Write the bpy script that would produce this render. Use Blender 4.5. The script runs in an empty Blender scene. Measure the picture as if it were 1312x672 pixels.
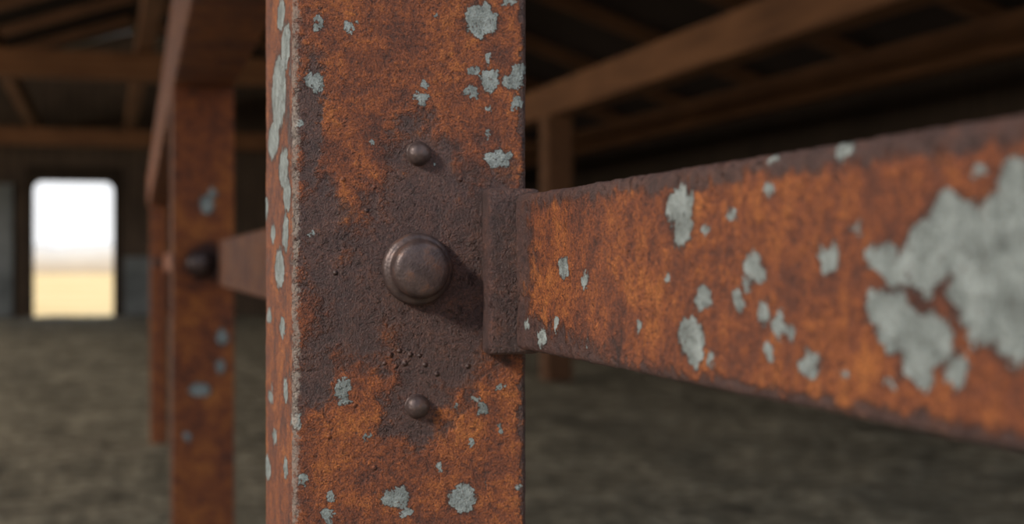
import bpy, bmesh, math, random
from mathutils import Vector, Matrix, noise
random.seed(4)
F=1714.0; H=1.05; CX=656.0; CY=336.0
scene=bpy.context.scene
TH=math.atan((CX-135)/F)      # barn / main frame direction
TH2=math.atan((CX-175)/F)     # back part of the stall frame
scene.view_settings.view_transform='Standard'
scene.view_settings.look='None'
scene.view_settings.exposure=0.0

# ---------- frames ----------
d0=.55
O=Vector(((375-CX)/F*d0,d0,0))
def frame(origin,th): return Matrix.Translation(origin)@Matrix.Rotation(th,4,'Z')
M1=frame(O,TH)               # main post frame (x right along face, y back)
MB=frame(Vector((0,0,0)),TH) # barn frame
M2=frame(Vector((0,0,0)),TH2)
def hit(M,px,py,axis,val):
    Mi=M.inverted()
    o=Mi@Vector((0,0,H)); d=(Mi.to_3x3()@Vector(((px-CX)/F,1,-(py-CY)/F)))
    t=(val-o[axis])/d[axis]
    return o+d*t

# ---------- node helper ----------
class NT:
    def __init__(s,name):
        s.m=bpy.data.materials.new(name); s.m.use_nodes=True
        s.t=s.m.node_tree; s.t.nodes.clear()
        s.out=s.t.nodes.new('ShaderNodeOutputMaterial')
        s.b=s.t.nodes.new('ShaderNodeBsdfPrincipled')
        s.t.links.new(s.b.outputs[0],s.out.inputs[0])
        s.tc=s.t.nodes.new('ShaderNodeTexCoord')
        s.P=s.tc.outputs['Object']
    def L(s,a,b):
        if isinstance(a,bpy.types.NodeSocket): s.t.links.new(a,b)
        else: b.default_value=a
    def math(s,op,a,b=0,c=0,clamp=False):
        n=s.t.nodes.new('ShaderNodeMath'); n.operation=op; n.use_clamp=clamp
        s.L(a,n.inputs[0]); s.L(b,n.inputs[1]); s.L(c,n.inputs[2]); return n.outputs[0]
    def vm(s,op,a,b=(0,0,0),c=(0,0,0)):
        n=s.t.nodes.new('ShaderNodeVectorMath'); n.operation=op
        s.L(a,n.inputs[0]); s.L(b,n.inputs[1])
        if op=='MULTIPLY_ADD': s.L(c,n.inputs[2])
        return n.outputs['Value'] if op in('LENGTH','DISTANCE') else n.outputs[0]
    def noise(s,scale,det=4,rough=.55,vec=None,col=False,dist=0):
        n=s.t.nodes.new('ShaderNodeTexNoise'); s.L(vec or s.P,n.inputs['Vector'])
        n.inputs['Scale'].default_value=scale; n.inputs['Detail'].default_value=det
        n.inputs['Roughness'].default_value=rough; n.inputs['Distortion'].default_value=dist
        return n.outputs['Color'] if col else n.outputs[0]
    def voro(s,scale,vec=None):
        n=s.t.nodes.new('ShaderNodeTexVoronoi'); s.L(vec or s.P,n.inputs['Vector'])
        n.inputs['Scale'].default_value=scale; return n.outputs['Distance']
    def mr(s,v,a,b,c=0,d=1,smooth=True):
        n=s.t.nodes.new('ShaderNodeMapRange'); n.interpolation_type='SMOOTHSTEP' if smooth else 'LINEAR'
        s.L(v,n.inputs[0])
        for i,x in enumerate((a,b,c,d)): s.L(x,n.inputs[i+1])
        return n.outputs[0]
    def mix(s,f,a,b,mode='MIX'):
        n=s.t.nodes.new('ShaderNodeMix'); n.data_type='RGBA'; n.blend_type=mode
        s.L(f,n.inputs[0]); 
        def c(x): return x if isinstance(x,bpy.types.NodeSocket) else (*x,1)
        s.L(c(a),n.inputs[6]); s.L(c(b),n.inputs[7]); return n.outputs[2]
    def ramp(s,v,stops):
        n=s.t.nodes.new('ShaderNodeValToRGB'); s.L(v,n.inputs[0]); e=n.color_ramp.elements
        while len(e)<len(stops): e.new(.5)
        for i,(p,c) in enumerate(stops): e[i].position=p; e[i].color=(*c,1)
        return n.outputs[0]
    def sep(s,v):
        n=s.t.nodes.new('ShaderNodeSeparateXYZ'); s.L(v,n.inputs[0]); return n.outputs
    def bump(s,h,strength,dist,prev=None):
        n=s.t.nodes.new('ShaderNodeBump'); s.L(h,n.inputs['Height'])
        n.inputs['Strength'].default_value=strength; n.inputs['Distance'].default_value=dist
        if prev: s.L(prev,n.inputs['Normal'])
        return n.outputs[0]
    def fin(s,col=None,rough=None,metal=None,normal=None,spec=None):
        if col is not None: s.L(col if isinstance(col,bpy.types.NodeSocket) else (*col,1),s.b.inputs['Base Color'])
        if rough is not None: s.L(rough,s.b.inputs['Roughness'])
        if metal is not None: s.L(metal,s.b.inputs['Metallic'])
        if normal is not None: s.L(normal,s.b.inputs['Normal'])
        if spec is not None: s.L(spec,s.b.inputs['Specular IOR Level'])
        return s.m
    def ellmin(s,P,ells):
        cur=None
        for c,r in ells:
            inv=Vector((1/r[0],1/r[1],1/r[2]))
            v=s.vm('MULTIPLY_ADD',P,tuple(inv),(-c[0]*inv[0],-c[1]*inv[1],-c[2]*inv[2]))
            l=s.vm('LENGTH',v)
            cur=l if cur is None else s.math('MINIMUM',cur,l)
        return cur

def rust(name,flecks,stains,edges=None,orange=.5,scale=1.0,rand=.69,worn=None,blister=None):
    s=NT(name); P=s.P
    w1=s.noise(210*scale,2,.6,col=True); w2=s.noise(620*scale,3,.7,col=True)
    warp=s.vm('MULTIPLY_ADD',s.vm('SUBTRACT',w1,(.5,.5,.5)),(.0082/scale,)*3,P)
    warp=s.vm('MULTIPLY_ADD',s.vm('SUBTRACT',w2,(.5,.5,.5)),(.0050/scale,)*3,warp)
    big=s.noise(34*scale,3,.6,dist=.3); mid=s.noise(110*scale,5,.75,dist=.2); fine=s.noise(480*scale,4,.85); grain=s.noise(1300*scale,2,.8)
    m=s.math('ADD',s.math('MULTIPLY',big,.52),s.math('MULTIPLY',mid,.48))
    m=s.math('ADD',m,s.math('MULTIPLY',s.math('SUBTRACT',fine,.5),.46))
    m=s.math('ADD',m,orange-.5)
    stain=None
    if stains:
        wb=s.vm('MULTIPLY_ADD',s.vm('SUBTRACT',s.noise(60*scale,5,.8,col=True),(.5,.5,.5)),(.048/scale,)*3,P)
        d=s.ellmin(wb,stains); stain=s.mr(d,.45,1.25,1,0,False)
    if edges is not None:
        xyz=s.sep(s.vm('MULTIPLY_ADD',s.vm('SUBTRACT',s.noise(90*scale,5,.75,col=True),(.5,.5,.5)),(.018,)*3,P))
        for ax,val,wd in edges:
            dd=s.math('ABSOLUTE',s.math('SUBTRACT',xyz[ax],val))
            e=s.mr(dd,wd*.2,wd,.9,0)
            stain=e if stain is None else s.math('MAXIMUM',stain,e)
    if stain is not None:   # break stain up with fine grain
        stain=s.mr(s.math('ADD',s.math('ADD',stain,s.math('MULTIPLY',s.math('SUBTRACT',fine,.5),1.5)),s.math('MULTIPLY',s.math('SUBTRACT',mid,.5),-1.3)),.20,.74)
    col=s.ramp(m,[(.36,(.058,.025,.020)),(.44,(.135,.042,.024)),(.51,(.225,.065,.028)),(.58,(.34,.096,.030)),(.68,(.54,.178,.042))])
    g=s.mr(grain,.30,.70,.40,1.50,False)
    n=s.t.nodes.new('ShaderNodeCombineColor')
    for i in range(3): s.L(g,n.inputs[i])
    dark=s.mr(fine,.34,.45,.85,0); col=s.mix(dark,col,(.052,.024,.020))
    if stain is not None:
        sc=s.ramp(s.math('ADD',s.math('MULTIPLY',mid,.5),s.math('MULTIPLY',fine,.5)),[(.36,(.036,.022,.023)),(.52,(.072,.040,.037)),(.66,(.13,.058,.040))])
        col=s.mix(s.math('MULTIPLY',stain,.94),col,sc)
    col=s.mix(1.0,col,n.outputs[0],'MULTIPLY')
    rn=s.noise(75*scale,2,.5,vec=warp)
    rmask=s.mr(rn,rand,rand+.006)
    if flecks:
        d=s.ellmin(warp,flecks)
        fm=s.mr(d,.93,.99,1,0); rim=s.mr(d,.96,1.25,1,0)
        fm=s.math('MAXIMUM',fm,rmask)
        rim=s.math('MAXIMUM',rim,s.mr(rn,rand-.03,rand))
    else: fm=rmask; rim=s.mr(rn,rand-.03,rand)
    col=s.mix(s.math('MULTIPLY',rim,.8),col,(.036,.020,.018))  # shadow-like dark rim around paint chips, put into the colour
    pc=s.ramp(s.math('ADD',s.math('MULTIPLY',mid,.65),s.math('MULTIPLY',grain,.35)),
        [(.38,(.11,.124,.120)),(.48,(.19,.22,.215)),(.60,(.31,.35,.345))])
    hole=s.mr(fine,.60,.64); fm=s.math('MULTIPLY',fm,s.math('SUBTRACT',1,hole))
    col=s.mix(fm,col,pc)
    if worn:
        wx=s.vm('MULTIPLY_ADD',s.vm('SUBTRACT',w2,(.5,.5,.5)),(.006,)*3,P)
        wx=s.vm('MULTIPLY_ADD',s.vm('SUBTRACT',w1,(.5,.5,.5)),(.005,)*3,wx)
        dd=s.vm('LENGTH',s.vm('MULTIPLY_ADD',wx,(1,1,0),(-worn[0],-worn[1],0)))
        wm=s.mr(dd,worn[2]*.5,worn[2],.8,0)
        wm=s.math('MULTIPLY',wm,s.mr(mid,.38,.50,.2,1))
        col=s.mix(wm,col,(.32,.27,.23))
    hgt=s.math('ADD',s.math('MULTIPLY',mid,.8),s.math('ADD',s.math('MULTIPLY',fine,.95),s.math('MULTIPLY',grain,.34)))
    if stain is not None: hgt=s.math('MULTIPLY',hgt,s.math('SUBTRACT',1,s.math('MULTIPLY',stain,.48)))
    pits=s.mr(s.voro(260*scale,warp),.05,.36,.55,0)
    pm=s.mr(big,.44,.54)
    hgt=s.math('ADD',hgt,s.math('MULTIPLY',pits,pm))
    inv=s.math('SUBTRACT',1,fm)
    hgt=s.math('ADD',s.math('MULTIPLY',hgt,s.math('ADD',.38,s.math('MULTIPLY',inv,.62))),s.math('MULTIPLY',fm,1.0))
    if blister:
        bd=s.ellmin(P,blister); hgt=s.math('ADD',hgt,s.mr(bd,.2,1.0,.9,0))
    nb=s.bump(hgt,1.0,.0038/scale)
    rough=s.math('ADD',.54,s.math('MULTIPLY',fine,.25))
    if stain is not None: rough=s.math('SUBTRACT',rough,s.math('MULTIPLY',stain,.18))
    return s.fin(col,rough,0.0,nb,.45)

# ---------- mesh helpers ----------
def link(o,M=None,mat=None,smooth=True):
    scene.collection.objects.link(o)
    if M is not None: o.matrix_world=M
    if mat: o.data.materials.append(mat)
    if smooth:
        for p in o.data.polygons: p.use_smooth=True
    return o
def rrect(a0,a1,b0,b1,r,sp,seg=5):
    pts=[]
    def line(p,q):
        n=max(1,int((Vector(q)-Vector(p)).length/sp))
        for i in range(n):
            t=i/n; pts.append((p[0]+(q[0]-p[0])*t,p[1]+(q[1]-p[1])*t))
    def arc(cx,cy,s):
        for i in range(seg):
            a=s+math.pi/2*i/seg; pts.append((cx+r*math.cos(a),cy+r*math.sin(a)))
    arc(a1-r,b0+r,-math.pi/2); line((a1,b0+r),(a1,b1-r)); arc(a1-r,b1-r,0); line((a1-r,b1),(a0+r,b1))
    arc(a0+r,b1-r,math.pi/2); line((a0,b1-r),(a0,b0+r)); arc(a0+r,b0+r,math.pi); line((a0+r,b0),(a1-r,b0))
    return pts
def bar(name,A,B,along,stations,r,sp,amp,M,mat,endr=0.0015):
    """Rounded bar; section in the two axes not 'along'."""
    pts=rrect(A[0],A[1],B[0],B[1],r,sp); ca=(A[0]+A[1])/2; cb=(B[0]+B[1])/2
    wa=(A[1]-A[0])/2; wb=(B[1]-B[0])/2
    st=sorted(set(stations)); s0,s1=st[0],st[-1]
    rows=[(s0,endr),(s0+endr*.3,endr*.3),(s0+endr,0)]+[(s,0) for s in st if s0+endr*1.2<s<s1-endr*1.2]+[(s1-endr,0),(s1-endr*.3,endr*.3),(s1,endr)]
    vs=[];n=len(pts)
    for s,ins in rows:
        for a,b in pts:
            aa=ca+(a-ca)*(1-ins/wa); bb=cb+(b-cb)*(1-ins/wb)
            v=Vector((aa,bb,s)) if along=='z' else (Vector((aa,s,bb)) if along=='y' else Vector((s,aa,bb)))
            if amp:
                k=noise.noise(v*160)*.6+noise.noise(v*420)*.7+noise.noise(v*45)*.8
                dv=Vector((a-ca,b-cb)); 
                na=1 if abs(dv.x)>wa-r*.6 else 0; nb_=1 if abs(dv.y)>wb-r*.6 else 0
                q=1/math.sqrt(max(1,na+nb_)); oa=math.copysign(na*q,dv.x)*k*amp if na else 0; ob=math.copysign(nb_*q,dv.y)*k*amp if nb_ else 0
                v+= Vector((oa,ob,0)) if along=='z' else (Vector((oa,0,ob)) if along=='y' else Vector((0,oa,ob)))
            vs.append(v)
    fs=[]
    for j in range(len(rows)-1):
        for i in range(n):
            i2=(i+1)%n
            fs.append((j*n+i,j*n+i2,(j+1)*n+i2,(j+1)*n+i))
    fs.append(tuple(range(n))[::-1]); fs.append(tuple((len(rows)-1)*n+i for i in range(n)))
    me=bpy.data.meshes.new(name); me.from_pydata(vs,[],fs); me.update()
    bm=bmesh.new(); bm.from_mesh(me); bmesh.ops.recalc_face_normals(bm,faces=bm.faces); bm.to_mesh(me); bm.free()
    o=bpy.data.objects.new(name,me); link(o,M,mat)
    return o
def lin(a,b,st):
    n=max(1,int(round((b-a)/st))); return [a+(b-a)*i/n for i in range(n+1)]
def lathe(name,prof,M,mat,seg=64,wob=0):
    vs=[];fs=[]
    for r,h in prof:
        for i in range(seg):
            a=2*math.pi*i/seg; v=Vector((r*math.cos(a),-h,r*math.sin(a)))
            if wob: 
                k=noise.noise(v*130)*wob; v*=1+k
            vs.append(v)
    for j in range(len(prof)-1):
        for i in range(seg):
            i2=(i+1)%seg; fs.append((j*seg+i,j*seg+i2,(j+1)*seg+i2,(j+1)*seg+i))
    fs.append(tuple((len(prof)-1)*seg+i for i in range(seg))); fs.append(tuple(range(seg))[::-1])
    me=bpy.data.meshes.new(name); me.from_pydata(vs,[],fs)
    bm=bmesh.new(); bm.from_mesh(me); bmesh.ops.recalc_face_normals(bm,faces=bm.faces); bm.to_mesh(me); bm.free()
    o=bpy.data.objects.new(name,me); link(o,M,mat); return o
def boxes(name,lst,M,mat,bev=0.0):
    bm=bmesh.new()
    for (x0,x1,y0,y1,z0,z1) in lst:
        r=bmesh.ops.create_cube(bm,size=1)
        for v in r['verts']:
            v.co=Vector(((x0+x1)/2+v.co.x*(x1-x0),(y0+y1)/2+v.co.y*(y1-y0),(z0+z1)/2+v.co.z*(z1-z0)))
    if bev: bmesh.ops.bevel(bm,geom=bm.edges[:],offset=bev,segments=2,affect='EDGES',profile=.5)
    me=bpy.data.meshes.new(name); bm.to_mesh(me); bm.free()
    o=bpy.data.objects.new(name,me); link(o,M,mat,False); return o

# ---------- main post ----------
W=.101; D=.098
def fl_front(px,py,rx,ry):
    c=hit(M1,px,py,1,0.0); a=hit(M1,px+rx,py,1,0.0); b=hit(M1,px,py+ry,1,0.0)
    return (tuple(c),(abs(a.x-c.x),.007,abs(b.z-c.z)))
def fl_left(px,py,rx,ry):
    c=hit(M1,px,py,0,0.0); a=hit(M1,px+rx*.5,py,0,0.0); a2=hit(M1,px-rx*.5,py,0,0.0); b=hit(M1,px,py+ry,0,0.0)
    return (tuple(c),(.006,abs(a.y-a2.y),abs(b.z-c.z)))
front=[(617,25,22,22),(408,27,6,11),(448,33,7,8),(402,103,10,13),(384,160,5,5),(543,107,6,5),(541,126,8,8),(603,119,10,7),(627,103,11,16),
(609,92,7,7),(657,104,14,12),(665,90,9,10),(662,130,7,8),(625,75,5,6),(637,203,18,11),(625,172,4,5),(625,140,4,5),(437,503,9,14),(618,524,7,8),(380,540,7,10),
(388,615,6,8),(421,660,9,9),(507,638,18,15),(522,655,9,8),(592,640,18,18),(562,597,5,5),(608,512,5,5),(424,636,6,6),(445,490,5,6),(641,548,4,7),(604,566,4,5),
(640,495,4,4),(665,625,4,5),(652,3,9,5),(585,520,3,4),(398,300,3,5),(560,20,3,4),(478,182,3,3),(470,560,4,5)]
left=[(357,120,9,50),(350,180,7,25),(366,60,6,30),(363,215,6,25),(341,265,3,14),(358,345,6,24),(366,300,4,25),(368,250,5,20),(345,405,3,10),(343,600,4,16),(352,560,3,8),(350,300,3,12),(360,20,5,20),(347,510,3,9),(362,420,4,12),(366,500,3,18),(366,600,3,14)]
flecks=[fl_front(*f) for f in front]+[fl_left(*f) for f in left]
def st(px,py,rx,ry):
    c=hit(M1,px,py,1,0); return (tuple(c),(rx/F*.57,.03,ry/F*.57))
stains=[st(535,340,112,125),st(455,400,55,85),st(410,310,42,85),st(620,340,85,150),st(537,197,46,62),st(535,521,48,58),st(560,440,78,82),st(400,480,28,60),st(395,150,22,110),st(550,260,72,80)]
blis=[]
for (bx,by,br) in((500,455,4),(512,450,3),(519,466,3.5),(526,455,3),(508,470,2.5),(538,456,2.5),(545,468,3),(493,466,2.5),(470,270,3),(440,230,3),(455,520,3),(600,470,3),(590,230,3),(430,350,3),(480,240,2.5),(560,480,3),(422,560,3),(480,600,3)):
    c=hit(M1,bx,by,1,0); rr=br*1.3/F*.56; blis.append((tuple(c),(rr,.01,rr)))
mat_post=rust('rusted_painted_steel',flecks,stains,edges=[(0,W,.005)],orange=.535,rand=.74,worn=(0.0,0.0,.0032),blister=blis)
stz=lin(0,H-.13,.02)+lin(H-.13,H+.13,.001)+lin(H+.13,1.379,.02)
post=bar('rusty_steel_post',(0,W),(0,D),'z',stz,.0028,.0016,.00030,M1,mat_post)

# ---------- main rail ----------
T=.012
c0=hit(M1,660,250,1,-T-.001); c1=hit(M1,660,447,1,-T-.001)
XR=c0.x; ZT=c0.z; ZB=c1.z
def fl_rail(px,py,rx,ry):
    c=hit(M1,px,py,0,XR); a=hit(M1,px+rx,py,0,XR); a2=hit(M1,px-rx,py,0,XR); b=hit(M1,px,py+ry,0,XR)
    return (tuple(c),(.008,abs(a.y-a2.y)/2,abs(b.z-c.z)))
rail_f=[(871,265,19,24),(874,295,14,22),(905,295,6,7),(938,275,6,8),(722,343,6,15),(749,358,5,10),(694,433,6,12),(712,413,4,10),(675,415,3,8),(853,358,4,6),(820,418,4,10),
(900,383,10,17),(885,430,17,24),(890,455,11,15),(911,462,5,9),(945,382,8,10),(965,340,13,16),(970,355,9,12),(978,402,9,15),(999,416,9,13),(1012,428,5,10),(986,445,5,9),(986,452,8,12),(1037,466,14,19),
(1061,331,13,21),(1079,191,13,14),(990,205,6,8),(987,245,8,9),(1098,285,6,6),(1100,302,4,5),(1130,330,22,20),(1150,345,18,26),(1185,330,28,50),(1225,300,40,48),(1270,290,45,40),(1300,235,22,35),
(1290,360,50,70),(1250,370,35,55),(1300,420,35,45),(1260,415,22,30),(1340,340,50,110),(1130,400,22,28),(1150,415,25,40),(1185,435,35,40),(1175,470,25,22),(1225,475,15,22),(1255,222,10,12),(1137,492,8,6),(958,365,5,6),(1080,478,6,8),(1215,275,22,30)]
rflecks=[fl_rail(*f) for f in rail_f]
rst=[((XR,-T,(ZT+ZB)/2),(.03,.028,.06)), ((XR,-.04,ZB),(.03,.10,.014))]
mat_rail=rust('rusted_painted_rail_steel',rflecks,rst,edges=[(2,ZT,.010),(2,ZB,.006)],orange=.54,rand=.76)
rail=bar('rusty_steel_crossbar',(XR,XR+.03),(ZB,ZT),'y',lin(-1.2,-.6,.02)+lin(-.6,-.34,.0014)+lin(-.34,-T-.0002,.001),.003,.0011,.00045,M1,mat_rail,endr=.003)

# ---------- bracket plate ----------
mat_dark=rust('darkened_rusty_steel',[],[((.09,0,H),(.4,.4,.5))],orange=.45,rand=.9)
pA=hit(M1,617,240,1,0.0); pB=hit(M1,693,455,1,-T); pC=hit(M1,650,241,1,-T)
boltz=hit(M1,650,455,1,-T).z
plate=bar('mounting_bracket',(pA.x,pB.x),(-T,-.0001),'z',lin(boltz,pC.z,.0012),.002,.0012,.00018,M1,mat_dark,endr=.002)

# ---------- bolt and rivets ----------
s=NT('dark_worn_bolt_steel')
a=s.noise(200,3,.55); b=s.noise(1100,3,.6); 
col=s.ramp(a,[(.35,(.050,.034,.033)),(.55,(.080,.054,.050)),(.72,(.13,.068,.048))])
mat_bolt=s.fin(col,s.mr(b,.3,.7,.34,.50,False),.4,s.bump(s.math('ADD',a,s.math('MULTIPLY',b,.5)),.5,.0007))
bc=hit(M1,534,345,1,0)
Mb=M1@Matrix.Translation(bc)
bolt=lathe('carriage_bolt',[(.0150,.0002),(.0153,.0012),(.0150,.0026),(.0143,.0036),(.0134,.0040),(.0126,.0044),(.0122,.0052),(.0122,.0082),(.0119,.0096),(.0112,.0108),(.0101,.0116),(.0088,.0119),(.0060,.0124),(.003,.0127),(.0008,.0128)],Mb,mat_bolt,96,.012)
for px,py in((536,197),(534,521)):
    c=hit(M1,px,py,1,0); R=.0050
    prof=[(R*1.06,.0),(R*1.06,.0004)]+[(R*math.cos(t),.0005+R*.78*math.sin(t)) for t in [i*math.pi/2/9 for i in range(9)]]+[(R*.04,.0005+R*.78)]
    lathe('rivet',prof,M1@Matrix.Translation(c),mat_bolt,48,.03)

# ---------- back part of stall frame ----------
ZU=1.379
def fb(px,py,rx,ry):
    c=hit(M2,px,py,1,2.56); k=2.5/F
    return (tuple(c),(rx*k,.05,ry*k))
fl2=[fb(265,262,9,13),fb(272,248,6,8),fb(285,432,8,11),fb(256,500,14,9),fb(282,470,5,10),fb(240,560,6,6)]
mat_back=rust('rusted_frame_steel',fl2,[((.13,2.56,1.05),(.04,.1,.04))],orange=.565,scale=.5,rand=.76)
bar('rusty_steel_post',(.064,.1766),(2.56,2.72),'z',lin(0,ZU-.001,.02),.005,.02,0,M2,mat_back)
bar('rusty_steel_post',(.0766,.1766),(8.0,8.12),'z',lin(0,ZU-.001,.05),.005,.03,0,M2,mat_back)
bar('rusty_top_beam',(.064,.1766),(ZU,ZU+.17),'y',lin(-1.0,8.2,.1),.005,.03,0,M2,mat_back)
bar('rusty_steel_crossbar',(.146,.172),(H-.044,H+.040),'y',lin(.66,2.548,.02),.003,.01,0,M2,mat_back)
bar('rusty_steel_crossbar',(.146,.172),(H-.044,H+.040),'y',lin(2.722,7.999,.1),.003,.02,0,M2,mat_back)
for bx,by in((.114,2.56),(.118,8.0)):
    lathe('carriage_bolt',[(.027,.0),(.027,.006),(.023,.010),(.021,.018),(.017,.024),(.008,.027),(.001,.028)],M2@Matrix.Translation(Vector((bx,by,H-.002))),mat_bolt,32)

# ---------- barn ----------
def wood(name,c1,c2,ax=1,planks=None):
    s=NT(name)
    sc=[6,6,6]; sc[ax]=.5
    v=s.vm('MULTIPLY',s.P,tuple(sc)); n=s.noise(3,4,.65,vec=v,dist=.6); n2=s.noise(1.2,2,.5)
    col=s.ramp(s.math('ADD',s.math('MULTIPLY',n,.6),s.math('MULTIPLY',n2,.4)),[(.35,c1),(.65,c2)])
    h=n
    if planks is not None:
        x=s.sep(s.P)[planks]; f=s.math('FRACT',s.math('MULTIPLY',x,4.5))
        gap=s.mr(s.math('ABSOLUTE',s.math('SUBTRACT',f,.5)),.44,.48,0,1)
        col=s.mix(s.math('MULTIPLY',gap,.85),col,(.008,.006,.005)); h=s.math('SUBTRACT',n,gap)
    return s.fin(col,.85,0,s.bump(h,.6,.02),.2)
w_beam=wood('aged_timber',(.080,.036,.017),(.170,.079,.036),1)
w_raf=wood('aged_rafter_timber',(.055,.026,.013),(.11,.052,.025),1)
w_post=wood('aged_timber_upright',(.075,.036,.019),(.15,.073,.038),2)
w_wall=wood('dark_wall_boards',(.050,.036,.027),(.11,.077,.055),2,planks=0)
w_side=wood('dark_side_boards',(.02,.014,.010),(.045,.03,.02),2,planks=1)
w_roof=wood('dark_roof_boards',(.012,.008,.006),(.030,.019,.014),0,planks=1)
s=NT('dirt_floor')
a=s.noise(1.6,5,.65); b=s.noise(9,5,.7)
col=s.ramp(s.math('ADD',s.math('MULTIPLY',a,.35),s.math('MULTIPLY',b,.65)),[(.38,(.13,.112,.080)),(.5,(.32,.280,.200)),(.62,(.60,.52,.38))])
m_dirt=s.fin(col,.95,0,s.bump(b,1.0,.15),.2)
s=NT('dry_grass_field'); a=s.noise(.3,4,.6)
m_field=s.fin(s.ramp(a,[(.35,(.70,.48,.21)),(.65,(.84,.61,.31))]),.95,0,None,.1)
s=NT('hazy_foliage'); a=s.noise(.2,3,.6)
m_tree=s.fin(s.ramp(a,[(.35,(.58,.54,.49)),(.65,(.66,.62,.57))]),1,0,None,0)  # distance haze is mixed into this pale foliage colour
s=NT('grey_plaster'); a=s.noise(2,4,.6)
m_gr=s.fin(s.ramp(a,[(.35,(.11,.12,.125)),(.65,(.19,.205,.21))]),.9,0,None,.2)

XL,XRt,Y0,Y1=-7.0,8.0,-.9,27.4
def grid(name,x0,x1,y0,y1,nx,ny,amp,M,mat,z=0,fr=1.0):
    vs=[];fs=[]
    for j in range(ny+1):
        for i in range(nx+1):
            x=x0+(x1-x0)*i/nx; y=y0+(y1-y0)*j/ny
            zz=z+(noise.noise(Vector((x*fr,y*fr,0)))*amp+noise.noise(Vector((x*fr*3,y*fr*3,4)))*amp*.7 if amp else 0)
            vs.append((x,y,zz))
    for j in range(ny):
        for i in range(nx):
            k=j*(nx+1)+i; fs.append((k,k+1,k+nx+2,k+nx+1))
    me=bpy.data.meshes.new(name); me.from_pydata(vs,[],fs)
    return link(bpy.data.objects.new(name,me),M,mat)
grid('floor',XL,XRt,-4,Y1,150,300,.035,MB,m_dirt,-.02)
grid('grass_field',-300,300,-100,400,60,60,0,MB,m_field,-.09)
lw=[(XL-.15,XL,Y0,Y1,-.05,.95),(XL-.15,XL,Y0,Y1,2.85,3.05)]  # unseen wall, given an open band to let sky light in
yy=Y0+.1
while yy<Y1: lw.append((XL-.14,XL-.01,yy,yy+.14,.9,2.9)); yy+=3.5
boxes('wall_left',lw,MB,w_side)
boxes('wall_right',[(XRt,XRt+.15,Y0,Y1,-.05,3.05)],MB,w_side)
dx0,dx1,dz=-1.33,.15,2.62
wt=(Y1,Y1+.2)
bm=bmesh.new()
prof=[(XL,-.05),(dx0,-.05),(dx0,dz-.16)]
r=.16
prof+=[(dx0+r-r*math.cos(t),dz-r+r*math.sin(t)) for t in [i*math.pi/2/6 for i in range(1,7)]]
prof+=[(dx1-r+r*math.sin(t),dz-r+r*math.cos(t)) for t in [i*math.pi/2/6 for i in range(0,7)]]
prof+=[(dx1,-.05),(XRt,-.05),(XRt,3.05),(.5,5.6),(XL,3.05)]
fv=[bm.verts.new((x,wt[0],z)) for x,z in prof]; bv=[bm.verts.new((x,wt[1],z)) for x,z in prof]
n=len(prof)
bm.faces.new(fv); bm.faces.new(bv[::-1])
for i in range(n): bm.faces.new((fv[i],bv[i],bv[(i+1)%n],fv[(i+1)%n]))
bmesh.ops.recalc_face_normals(bm,faces=bm.faces)
me=bpy.data.meshes.new('wall_back'); bm.to_mesh(me); bm.free()
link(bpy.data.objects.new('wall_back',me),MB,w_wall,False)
boxes('trim_1',[(dx0-.14,dx0,Y1-.05,Y1,0,dz+.02),(dx1,dx1+.14,Y1-.05,Y1,0,dz+.02),(dx0-.14,dx1+.14,Y1-.05,Y1,dz+.02,dz+.28)],MB,w_side)
boxes('plaster_dado',[(-3.2,-1.7,Y1-.12,Y1-.002,0,2.55)],MB,m_gr)
boxes('plaster_dado',[(.35,1.2,Y1-.12,Y1-.002,0,1.15)],MB,m_gr)
bm=bmesh.new()
for (xa,za,xb,zb) in((XL-.3,2.98,.5,5.65),(.5,5.65,XRt+.3,2.98)):
    q=[bm.verts.new(p) for p in((xa,Y0,za),(xb,Y0,zb),(xb,Y1+.3,zb),(xa,Y1+.3,za),(xa,Y0,za+.1),(xb,Y0,zb+.1),(xb,Y1+.3,zb+.1),(xa,Y1+.3,za+.1))]
    for f in((0,1,2,3),(7,6,5,4),(0,4,5,1),(2,6,7,3),(0,3,7,4),(1,5,6,2)): bm.faces.new([q[i] for i in f])
bmesh.ops.recalc_face_normals(bm,faces=bm.faces)
me=bpy.data.meshes.new('ceiling'); bm.to_mesh(me); bm.free()
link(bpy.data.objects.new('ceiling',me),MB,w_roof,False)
def beam(name,p,q,w,h,mat,M=MB):
    p=Vector(p);q=Vector(q);d=q-p;L=d.length
    bm=bmesh.new(); bmesh.ops.create_cube(bm,size=1)
    for v in bm.verts: v.co=Vector((v.co.x*w,v.co.y*L,v.co.z*h))
    bmesh.ops.bevel(bm,geom=bm.edges[:],offset=.012,segments=2,affect='EDGES')
    me=bpy.data.meshes.new(name); bm.to_mesh(me); bm.free()
    o=bpy.data.objects.new(name,me)
    R=d.to_track_quat('Y','Z').to_matrix().to_4x4()
    return link(o,M@Matrix.Translation((p+q)/2)@R,mat,False)
Ye=Y1-.01
beam('timber_beam',(3.9,Y0,2.50),(3.9,Ye,2.50),.24,.28,w_beam)
beam('timber_beam',(6.0,Y0,2.62),(6.0,Ye,2.62),.22,.28,w_beam)
beam('timber_beam',(-1.2,Y0,3.48),(-1.2,Ye,3.48),.18,.22,w_beam)
beam('timber_beam',(.42,Y0,3.48),(.42,Ye,3.48),.18,.22,w_beam)
beam('timber_beam',(-4.4,Y0,2.5),(-4.4,Ye,2.5),.22,.26,w_beam)
for y in(7.5,15.5,24.5):
    beam('tie_beam',(-5.4,y,3.22),(4.0,y,3.22),.24,.30,w_beam)
for y in(11.46,19,25.5):
    beam('timber_post',(3.9,y,-.02),(3.9,y,2.36),.24,.24,w_post)
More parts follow.
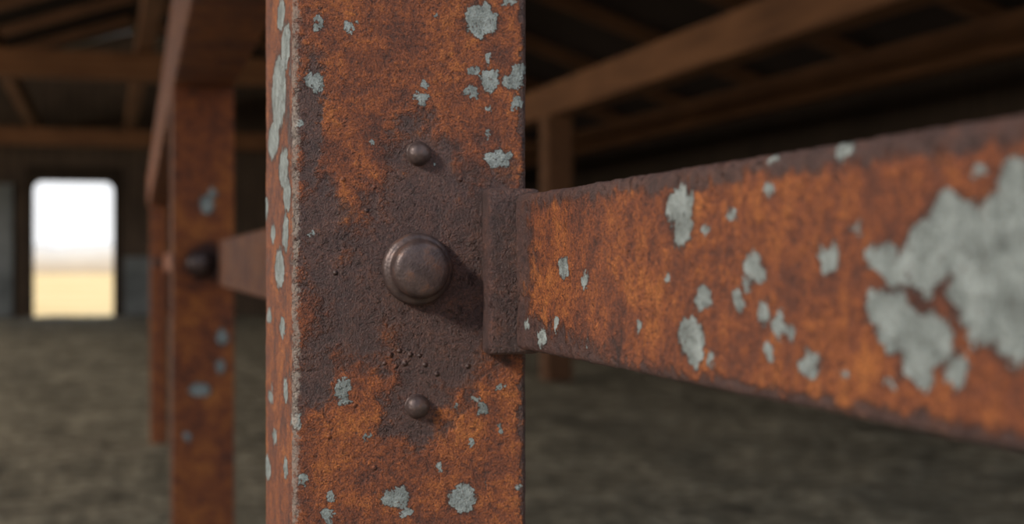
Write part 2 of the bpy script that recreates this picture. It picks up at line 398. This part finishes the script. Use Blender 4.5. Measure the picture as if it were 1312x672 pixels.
for y in(11.46,19):
    beam('timber_post',(-4.4,y,-.02),(-4.4,y,2.37),.22,.22,w_post)
y=1.0
while y<27:
    beam('rafter',(.55,y,5.45),(XRt-.15,y,2.98),.09,.18,w_raf)
    beam('rafter',(.45,y,5.45),(XL+.15,y,2.98),.09,.18,w_raf)
    y+=2.2
bm=bmesh.new(); prev=None
for i in range(161):
    x=-120+240*i/160; zt=3.0+noise.noise(Vector((x*.12,0,0)))*.5+noise.noise(Vector((x*.6,3,0)))*.25
    col_=[bm.verts.new((x,140+dy,z)) for dy,z in((0,-.1),(-.6,zt*.4),(0,zt*.8),(1,zt),(2.5,zt*.6),(3,-.1))]
    if prev:
        for k in range(5): bm.faces.new((prev[k],col_[k],col_[k+1],prev[k+1]))
    prev=col_
me=bpy.data.meshes.new('treeline'); bm.to_mesh(me); bm.free()
link(bpy.data.objects.new('treeline',me),MB,m_tree)

# ---------- light ----------
w=bpy.data.worlds.new('World'); scene.world=w; w.use_nodes=True; nt=w.node_tree
bg=nt.nodes['Background']
tc=nt.nodes.new('ShaderNodeTexCoord'); sp=nt.nodes.new('ShaderNodeSeparateXYZ'); cr=nt.nodes.new('ShaderNodeValToRGB')
nt.links.new(tc.outputs['Generated'],sp.inputs[0]); nt.links.new(sp.outputs[2],cr.inputs[0])
e=cr.color_ramp.elements; e[0].position=0; e[0].color=(.90,.90,.90,1); e[1].position=.5; e[1].color=(.62,.76,.96,1)
nt.links.new(cr.outputs[0],bg.inputs[0]); bg.inputs[1].default_value=1.35
sd=bpy.data.lights.new('sun','SUN'); sd.energy=3.8; sd.angle=math.radians(8); sd.color=(1,.90,.78)
so=bpy.data.objects.new('sun',sd); scene.collection.objects.link(so)
ldir=MB.to_3x3()@Vector((.90,.38,-.55)); so.rotation_euler=ldir.to_track_quat('-Z','Y').to_euler()
def area(loc,tgt,sx,sy,pw,col):  # added fill lamps along the unseen left wall, brighten the barn interior
    ld=bpy.data.lights.new('fill_light','AREA'); ld.shape='RECTANGLE'; ld.size=sx; ld.size_y=sy; ld.energy=pw; ld.color=col
    o=bpy.data.objects.new('fill_light',ld); scene.collection.objects.link(o)
    p=MB@Vector(loc); t=MB@Vector(tgt); o.location=p; o.rotation_euler=(t-p).to_track_quat('-Z','Y').to_euler()
area((-6.8,8,2.0),(4,12,1.0),5,1.6,420,(1,.89,.76))
area((-6.8,18,2.0),(2,19,.8),7,1.6,380,(1,.91,.80))

# ---------- camera ----------
cd=bpy.data.cameras.new('camera'); cd.sensor_width=36; cd.lens=F/1312*36; cd.clip_start=.01; cd.clip_end=1000
cd.dof.use_dof=True; cd.dof.focus_distance=.52; cd.dof.aperture_fstop=9.5
co=bpy.data.objects.new('camera',cd); scene.collection.objects.link(co)
co.location=(0,0,H); co.rotation_euler=(math.pi/2,0,0); scene.camera=co
